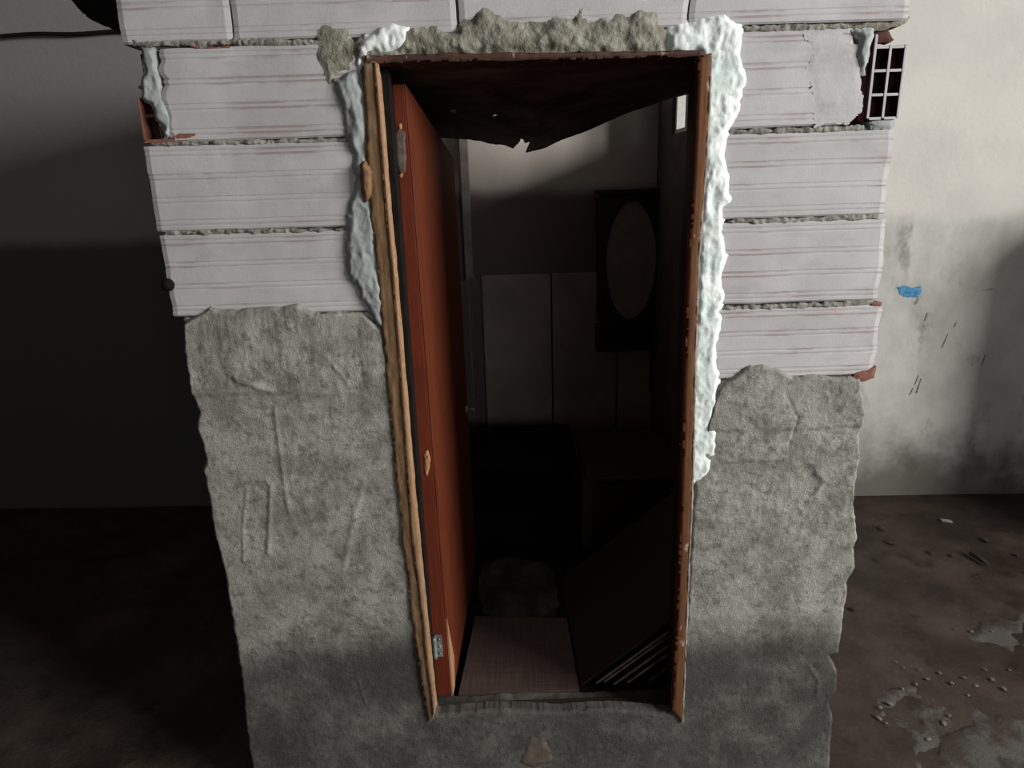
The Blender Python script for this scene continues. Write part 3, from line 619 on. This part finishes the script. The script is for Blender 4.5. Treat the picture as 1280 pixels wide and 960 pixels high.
def edge_patch(name, pts, mat, h, amp, seed, parent=door):
    poly = wp(pts, y0d)
    def fn(a, b, sd): return np.stack([a, y0d - h * sstep(0, 0.004, sd) - 0.0004, b], 1)
    return patch(name, poly, 0.0025, fn, mat, parent, amp=amp, nsc=0.01, seed=seed, back=(0, 0.006, 0))
edge_patch('hinge_scar', [(494, 168), (498, 160), (506, 166), (508, 195), (507, 214), (500, 220), (497, 205)], M['grime'], 0.0015, 0.002, 1)
edge_patch('wood_chip', [(497, 156), (502, 154), (503, 161), (498, 163)], M['chip_wood'], 0.003, 0.002, 2)
edge_patch('wood_chip', [(498, 218), (504, 216), (503, 222), (499, 222)], M['chip_wood'], 0.002, 0.001, 3)
edge_patch('wood_chip', [(530, 566), (535, 562), (538, 572), (537, 585), (534, 597), (531, 592)], M['chip_wood'], 0.003, 0.002, 4)
edge_patch('screw_hole', [(532, 569), (536, 568), (536, 573), (532, 573)], M['black'], 0.0045, 0.0005, 5)
def hinge(px, py, h, seed):
    hz = W(px, py, 0.09)
    e = tube('hinge', [(hz[0], 0.088, hz[2] - h / 2 + h * k / 6) for k in range(7)], [0.006, 0.0075, 0.006, 0.0075, 0.006, 0.0075, 0.006], M['zinc'], door, 10)
    box('hinge_plate', hz[0], hz[0] + 0.022, 0.097, 0.101 + .002, hz[2] - h / 2, hz[2] + h / 2, M['zinc'], e, bev=0.001)
    box('hinge_plate', hz[0] - 0.014, hz[0] - .002, 0.092, 0.097, hz[2] - h / 2, hz[2] + h / 2, M['steel'], e, bev=0.001)
    for k in (-1, 0, 1):
        tube('screw', [(hz[0] + 0.014, 0.097, hz[2] + k * h * .33), (hz[0] + 0.014, 0.0945, hz[2] + k * h * .33)], 0.0035, M['steel'], e, 8)
    return e
hinge(543.5, 810, 0.075, 1)
kz = W(489, 190, 0.09)
kp = box('hinge_keeper', kz[0] - 0.007, kz[0] + 0.006, 0.083, 0.098, kz[2] - 0.045, kz[2] + 0.045, M['steel'], door, bev=0.002)
box('keeper_slot', kz[0] - 0.003, kz[0] + 0.003, 0.0815, 0.0845, kz[2] - 0.004, kz[2] + 0.028, M['black'], kp)
kb = leafpt(0.93, (W(590, 513, 0.80)[2] - leafpt(.93, 0)[2]) / (leafpt(.93, 1)[2] - leafpt(.93, 0)[2]))
knob = tube('door_handle', [kb + [0.0, 0, 0], kb + [0.006, 0, 0], kb + [0.008, 0, 0], kb + [0.034, 0, 0], kb + [0.038, 0, 0]], [0.016, 0.015, 0.006, 0.007, 0.004], M['steel'], door, 12)

# ------------------------------------------------------------------ torn ceiling board over the front of the cubicle
re = [(-0.72, 1.96), (-0.45, 1.94), (-0.20, 1.934), (-0.08, 1.918), (0.0, 1.900), (0.07, 1.884), (0.14, 1.890), (0.30, 1.946), (0.45, 2.000), (0.60, 2.042), (0.76, 2.075)]
rx = np.array([p[0] for p in re]); rz_ = np.array([p[1] for p in re])
tear = [(-0.72, 0.105), (0.76, 0.105), (0.76, 0.90), (0.60, 0.902), (0.42, 0.895), (0.30, 0.903), (0.20, 0.897), (0.115, 0.905), (0.075, 0.912), (0.088, 0.875), (0.096, 0.862), (0.082, 0.868), (0.072, 0.872), (0.066, 0.856), (0.058, 0.846), (0.054, 0.868), (0.042, 0.885), (0.03, 0.903), (0.0, 0.895), (-0.05, 0.903), (-0.12, 0.897), (-0.20, 0.903), (-0.72, 0.90)]
def fn_sheet(a, b, sd):
    t = np.clip((b - 0.105) / 0.795, 0, 1.05)
    zr = np.interp(a, rx, rz_)
    z = 2.047 + 0.01 * fbm(a, b, .2, 3, 5) * (t * (1 - t)) * 4 + (zr - 2.047) * (0.25 * t + 0.75 * t ** 5)
    bub = np.exp(-((a - 0.0) / .16) ** 2 - ((t - .78) / .12) ** 2)
    return np.stack([a, b, z - 0.02 * bub * (0.5 + fbm(a, b, .05, 3, 8))], 1)
cs = patch('ceiling_cubicle', tear, 0.006, fn_sheet, M['sheet'], None, amp=0.002, nsc=0.015, seed=3, holes=[(-0.014, 0.845, 0.006), (0.135, 0.862, 0.0035), (0.225, 0.872, 0.003), (-0.16, 0.70, 0.012), (-0.03, 0.71, 0.010)], back=(0, 0, 0.006), closed=True)
tag(cs, 'sooty sagging ceiling board with a torn rear edge inside the doorway', 'ceiling', kind='structure')

# drooping black tarp corner on the cubicle's left side
tp = [(92, 0), (100, 8), (112, 22), (128, 32), (146, 40), (175, 48), (175, -60), (92, -60)]
def fn_tarp(a, b, sd):
    return np.stack([a, 0.16 + 0.03 * fbm(a, b, .06, 3, 2) - 0.25 * (b - 2.15), b], 1)
tarp = patch('tarpaulin', wp(tp, 0.16), 0.006, fn_tarp, M['black'], None, amp=0.004, seed=4, back=(0, 0.012, 0), closed=True)
tag(tarp, 'black tarpaulin corner drooping beside the top left blocks', 'tarpaulin')

# ------------------------------------------------------------------ things inside the cubicle
FZ = 0.215
# boards and trim on the back wall
xa = lambda px, py, y=1.9: W(px, py, y)[0]
zz_ = lambda px, py, y=1.9: W(px, py, y)[2]
pn = tag(empty('wall_panelling'), 'stained white wall boards low on the cubicle back wall', 'wall panel')
for (a, b) in ((607, 689.5), (691.5, 770), (772, 838)):
    box('panel', xa(a, 470), xa(b, 470), 1.895, 1.915, 0.26, zz_(690, 342), M['panel'], pn, bev=0.002)
tr = tag(empty('trim_2'), 'greyed upright boards on the cubicle back wall beside the door edge', 'trim', kind='structure')
box('trim_board', xa(580, 300), xa(590, 300), 1.885, 1.935, zz_(592, 596), 2.25, M['trim_paint'], tr, bev=0.002)
box('trim_board', xa(592, 470), xa(606, 470), 1.88, 1.93, zz_(598, 596), zz_(598, 346), M['greyed_wood'], tr, bev=0.002)
box('trim_board', xa(576, 470), xa(590.5, 470), 1.865, 1.884, zz_(592, 596), zz_(585, 350), M['greyed_wood'], tr, bev=0.002)
# oval mirror cabinet
mc = tag(empty('mirror_cabinet'), 'dark cabinet with an oval mirror hung on the cubicle back wall', 'mirror')
X0, X1 = xa(747, 330, 1.85), xa(836, 330, 1.85); Zt, Zb, Zs = zz_(792, 241, 1.85), zz_(792, 405, 1.85), zz_(792, 436, 1.85)
ox, oz = (xa(789.5, 327, 1.85)), zz_(789.5, 327, 1.85); ra = xa(821, 327, 1.85) - ox; rb = zz_(790, 251, 1.85) - oz
vs_, fs_ = [], []
N = 48
for k in range(N):
    t = 2 * math.pi * k / N; c_, s_ = math.cos(t), math.sin(t)
    sc = min(((X1 - ox) if c_ > 0 else (ox - X0)) / max(abs(c_), 1e-6), ((Zt - oz) if s_ > 0 else (oz - Zb)) / max(abs(s_), 1e-6))
    vs_ += [(ox + ra * c_, 1.85, oz + rb * s_), (ox + sc * c_, 1.85, oz + sc * s_), (ox + ra * c_, 1.875, oz + rb * s_), (ox + sc * c_, 1.915, oz + sc * s_)]
for k in range(N):
    a, b = 4 * k, 4 * ((k + 1) % N)
    fs_ += [(a, a + 1, b + 1, b), (a, b, b + 2, a + 2), (a + 1, a + 3, b + 3, b + 1)]
link('mirror_frame', mesh('mirror_frame', vs_, fs_), M['cabinet_black'], mc)
mv = [(ox + ra * 1.02 * math.cos(2 * math.pi * k / N), 1.874, oz + rb * 1.02 * math.sin(2 * math.pi * k / N)) for k in range(N)]
mv2 = [(p[0], 1.88, p[2]) for p in mv]
link('oval_mirror', mesh('oval_mirror', mv + mv2, [tuple(range(N)), tuple(range(N, 2 * N))] + [(k, (k + 1) % N, N + (k + 1) % N, N + k) for k in range(N)]), M['mirror'], mc)
boxes('shelf_box', [(X0 - .004, X1 - .01, 1.80, 1.915, Zs, Zs + .016), (X0 - .004, X1 - .01, 1.80, 1.915, Zb - .016, Zb), (X0 - .004, X0 + .014, 1.80, 1.915, Zs + .016, Zb - .016), (X1 - .028, X1 - .01, 1.80, 1.915, Zs + .016, Zb - .016), (X0 + .014, X1 - .028, 1.895, 1.912, Zs + .016, Zb - .016)], M['cabinet_black'], mc, bev=0.0015)
box('cornice', X0 - .012, X1 + .012, 1.835, 1.915, Zt - .004, Zt + .018, M['cabinet_black'], mc, bev=0.003)
tube('knob', [(X0 + .035, 1.85, zz_(754, 379, 1.85)), (X0 + .035, 1.838, zz_(754, 379, 1.85)), (X0 + .035, 1.832, zz_(754, 379, 1.85))], [0.006, 0.010, 0.006], M['black'], mc, 10)
bd = hexa('hanging_plank', [W(812, 437, 1.82), W(826, 437, 1.82), W(836, 508, 1.80), W(812, 492, 1.80), W(812, 437, 1.85), W(826, 437, 1.85), W(836, 508, 1.83), W(812, 492, 1.83)], M['cabinet_black'])
tag(bd, 'narrow black plank hanging below the right side of the oval mirror cabinet', 'plank')
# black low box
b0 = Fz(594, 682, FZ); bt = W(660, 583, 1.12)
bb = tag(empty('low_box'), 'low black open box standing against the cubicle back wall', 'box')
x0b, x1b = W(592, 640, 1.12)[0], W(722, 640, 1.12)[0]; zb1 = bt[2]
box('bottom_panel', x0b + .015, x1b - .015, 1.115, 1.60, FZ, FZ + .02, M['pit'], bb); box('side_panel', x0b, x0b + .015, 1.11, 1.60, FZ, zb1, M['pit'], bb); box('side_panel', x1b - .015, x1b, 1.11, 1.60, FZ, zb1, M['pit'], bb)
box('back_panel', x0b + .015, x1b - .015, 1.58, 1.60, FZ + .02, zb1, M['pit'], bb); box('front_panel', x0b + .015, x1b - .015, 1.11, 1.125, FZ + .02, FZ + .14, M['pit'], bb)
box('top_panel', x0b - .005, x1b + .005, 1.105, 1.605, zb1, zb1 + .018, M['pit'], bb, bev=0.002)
# low cabinet right of it
lc = tag(empty('low_cabinet'), 'dark wooden low cabinet with a pale upright edge in the right rear corner', 'cabinet')
yc = 1.02
x0c = W(728, 650, yc)[0]; zc1 = W(735, 603, yc)[2]
box('body', x0c + .005, 0.752, yc + .022, 1.62, FZ, zc1, M['dark_wood'], lc)
box('stile', x0c, x0c + .045, yc, yc + .021, FZ, zc1, M['stile'], lc, bev=0.002)
box('door_panel', x0c + .050, 0.745, yc + .006, yc + .021, FZ + .03, zc1 - .012, M['dark_wood'], lc, bev=0.002)
box('inset_panel', x0c + .10, 0.70, yc + .002, yc + .006, FZ + .08, zc1 - .05, M['dark_wood'], lc, bev=0.001)
box('top_board', x0c + .02, 0.755, yc - .01, 1.63, zc1, zc1 + .018, M['dark_wood'], lc, bev=0.002)
hexa('back_board', [W(742, 598, 1.5), (0.752, 1.5, W(742, 598, 1.5)[2]), (0.752, 1.5, W(826, 548, 1.5)[2]), W(742, 560, 1.5), W(742, 598, 1.5) + [0, .02, 0], (0.752, 1.52, W(742, 598, 1.5)[2]), (0.752, 1.52, W(826, 548, 1.5)[2]), W(742, 560, 1.5) + [0, .02, 0]], M['dark_wood'], lc)
# floor board
q = [Fz(572, 874, FZ + .012), Fz(726, 874, FZ + .012), Fz(708, 772, FZ + .012), Fz(594, 770, FZ + .012)]
q[0][1] = max(q[0][1], 0.14); q[1][1] = max(q[1][1], 0.14)
fb = hexa('floor_board', [(p[0], p[1], FZ) for p in q] + [(p[0], p[1], FZ + .012) for p in q], M['laminate'], bev=0.0015)
tag(fb, 'brown fine-lined laminate board lying on the floor just inside the threshold', 'board')
# crumpled cloth
cp = fp([(604, 770), (598, 735), (604, 705), (630, 696), (668, 700), (692, 715), (698, 745), (694, 772), (660, 780), (630, 782)], FZ)
def fn_cl(a, b, sd):
    s = sstep(0, 0.05, sd); return np.stack([a, b, FZ + 0.002 + s * (0.008 + 0.035 * fbm(a, b, 0.11, 3, 12) + 0.012 * billow(a, b, 0.13, 1, 12))], 1)
tag(patch('crumpled_cloth', cp, 0.007, fn_cl, M['cloth'], None, amp=0.02, nsc=0.06, seed=6, back=(0, 0, -0.002)), 'crumpled dirty cloth on the cubicle floor behind the laminate board', 'cloth')
# stack of thin boards leaning against the right side wall, near ends towards the viewer
yn = 0.17
starts = [(720, 860), (727, 868), (737, 868), (747, 869), (762, 870), (783, 874)]
ends = [(777, 824), (815, 805), (817, 809), (817, 815), (816, 825), (824, 832)]
for k, (sa, ea) in enumerate(zip(starts, ends)):
    a = W(*sa, yn); d = W(815, 805, yn) - W(727, 868, yn); d /= np.linalg.norm(d)
    zfix = FZ + 0.004
    a = a + d * ((zfix - a[2]) / d[2])
    Lw = min((0.745 - a[0]) / d[0], 0.60 - 0.03 * k)
    e = a + d * Lw; nrm = np.array([d[2], 0, -d[0]]) * 0.007      # thickness, downwards side
    Ld = 0.62 - 0.02 * k; sh = np.array([-0.012, Ld, 0.0])
    yk = np.array([0, 0.006 * (k % 3), 0])
    p4 = [a + yk, e + yk, e + nrm + yk, a + nrm + yk]
    b = tag(empty('leaning_board'), ('uppermost dark brown board of the stack leaning at the right of the doorway' if k == 0 else ['second', 'third', 'fourth', 'fifth', 'sixth'][k - 1] + ' pale-edged board from the top of the stack leaning right of the doorway'), 'board', 'boards leaning against the right cubicle wall')
    hexa('sheet', [p + [0, .003, 0] for p in p4] + [p + sh for p in p4], M['dark_wood'], b)
    hexa('pale_edge', [p for p in p4] + [p + [0, .003, 0] for p in p4], M['board_edge'] if k else M['dark_wood'], b)

# ------------------------------------------------------------------ floor of the right bay: smears, crumbs, a stick
def floor_patch(pts, h, mat, amp, seed, name='plaster_smear'):
    def fn(a, b, sd): return np.stack([a, b, -0.006 + sstep(0, 0.05, sd) * (0.004 + h + h * 1.6 * fbm(a, b, 0.05, 4, seed))], 1)
    o = patch(name, fp(pts), 0.008, fn, mat, floor, amp=amp, nsc=0.07, seed=seed, back=(0, 0, -0.02)); return o
floor_patch([(1205, 800), (1225, 775), (1262, 765), (1300, 768), (1300, 800), (1262, 812), (1230, 806)], 0.003, M['smear'], 0.07, 1)
floor_patch([(1130, 880), (1150, 868), (1180, 885), (1190, 905), (1172, 945), (1150, 975), (1125, 940)], 0.003, M['smear'], 0.07, 2)
floor_patch([(1180, 915), (1230, 880), (1300, 868), (1320, 920), (1300, 1000), (1210, 1000), (1175, 960)], 0.003, M['smear'], 0.09, 3)
floor_patch([(1092, 868), (1110, 855), (1150, 848), (1168, 856), (1150, 870), (1120, 884), (1104, 890)], 0.003, M['smear'], 0.07, 4)
rnd = random.Random(5)
def rock(seed):
    r = random.Random(seed); bm = bmesh.new(); bmesh.ops.create_icosphere(bm, subdivisions=1, radius=1)
    for v in bm.verts: v.co *= r.uniform(0.7, 1.15); v.co.z *= 0.55
    me = bpy.data.meshes.new('crumb'); bm.to_mesh(me); bm.free(); return me
rocks = [rock(k) for k in range(5)]; rocks2 = [m_.copy() for m_ in rocks]
for m_ in rocks: m_.materials.append(M['crumb'])
for m_ in rocks2: m_.materials.append(M['crumb_dark'])
spots = [(1100, 885, .012), (1112, 880, .014), (1128, 862, .012), (1145, 856, .01), (1160, 850, .012), (1175, 842, .01), (1190, 855, .014), (1205, 848, .012), (1220, 858, .011), (1240, 850, .013), (1255, 862, .012), (1180, 905, .014), (1186, 895, .012), (1098, 898, .015), (1150, 838, .008), (1130, 835, .007), (1210, 870, .011), (1232, 838, .009), (1262, 838, .010), (1108, 905, .010), (1160, 925, .012), (1215, 790, .009), (1240, 790, .010), (1195, 787, .008), (1120, 828, .007)]
for k, (px, py, s) in enumerate(spots):
    p = Fz(px, py, 0); o = link('plaster_crumb', rocks[k % 5]); s *= .7; o.location = (p[0], p[1], s * .25 + .001); o.scale = (s * rnd.uniform(.8, 1.5), s, s * rnd.uniform(.6, 1)); o.rotation_euler.z = rnd.uniform(0, 6)
    tag(o, 'small pale plaster crumb on the brown floor right of the cubicle', 'rubble', 'plaster crumbs on the right floor')
for k, (px, py, s) in enumerate([(1101, 661, .016), (1116, 679, .022), (1163, 691, .012), (1190, 695, .012), (1232, 676, .018), (1066, 762, .012), (1270, 694, .012), (1095, 700, .010)]):
    p = Fz(px, py, 0); o = link('dark_crumb', rocks2[k % 5]); o.location = (p[0], p[1], s * .3); o.scale = (s * 1.5, s, s * .7); o.rotation_euler.z = rnd.uniform(0, 6)
    tag(o, 'small dark crumb of dirt on the far brown floor right of the cubicle', 'rubble', 'dark crumbs on the right floor')
a, b = Fz(1212, 694), Fz(1234, 708)
st = tube('stick', [(a[0], a[1], .012), ((a[0] + b[0]) / 2, (a[1] + b[1]) / 2, .016), (b[0], b[1], .012)], [0.009, 0.012, 0.008], M['crumb_dark'], None, 7)
tag(st, 'short dark stick lying on the brown floor at the far right', 'stick')
a, b = Fz(1177, 652), Fz(1191, 654)
tag(hexa('wood_sliver', [(a[0], a[1], 0), (b[0], b[1], 0), (b[0], b[1] + .02, 0), (a[0], a[1] + .02, 0), (a[0], a[1], .008), (b[0], b[1], .008), (b[0], b[1] + .02, .008), (a[0], a[1] + .02, .008)], M['board_edge']), 'pale wood sliver on the floor near the right back wall', 'wood chip')
a = Fz(1250, 925)
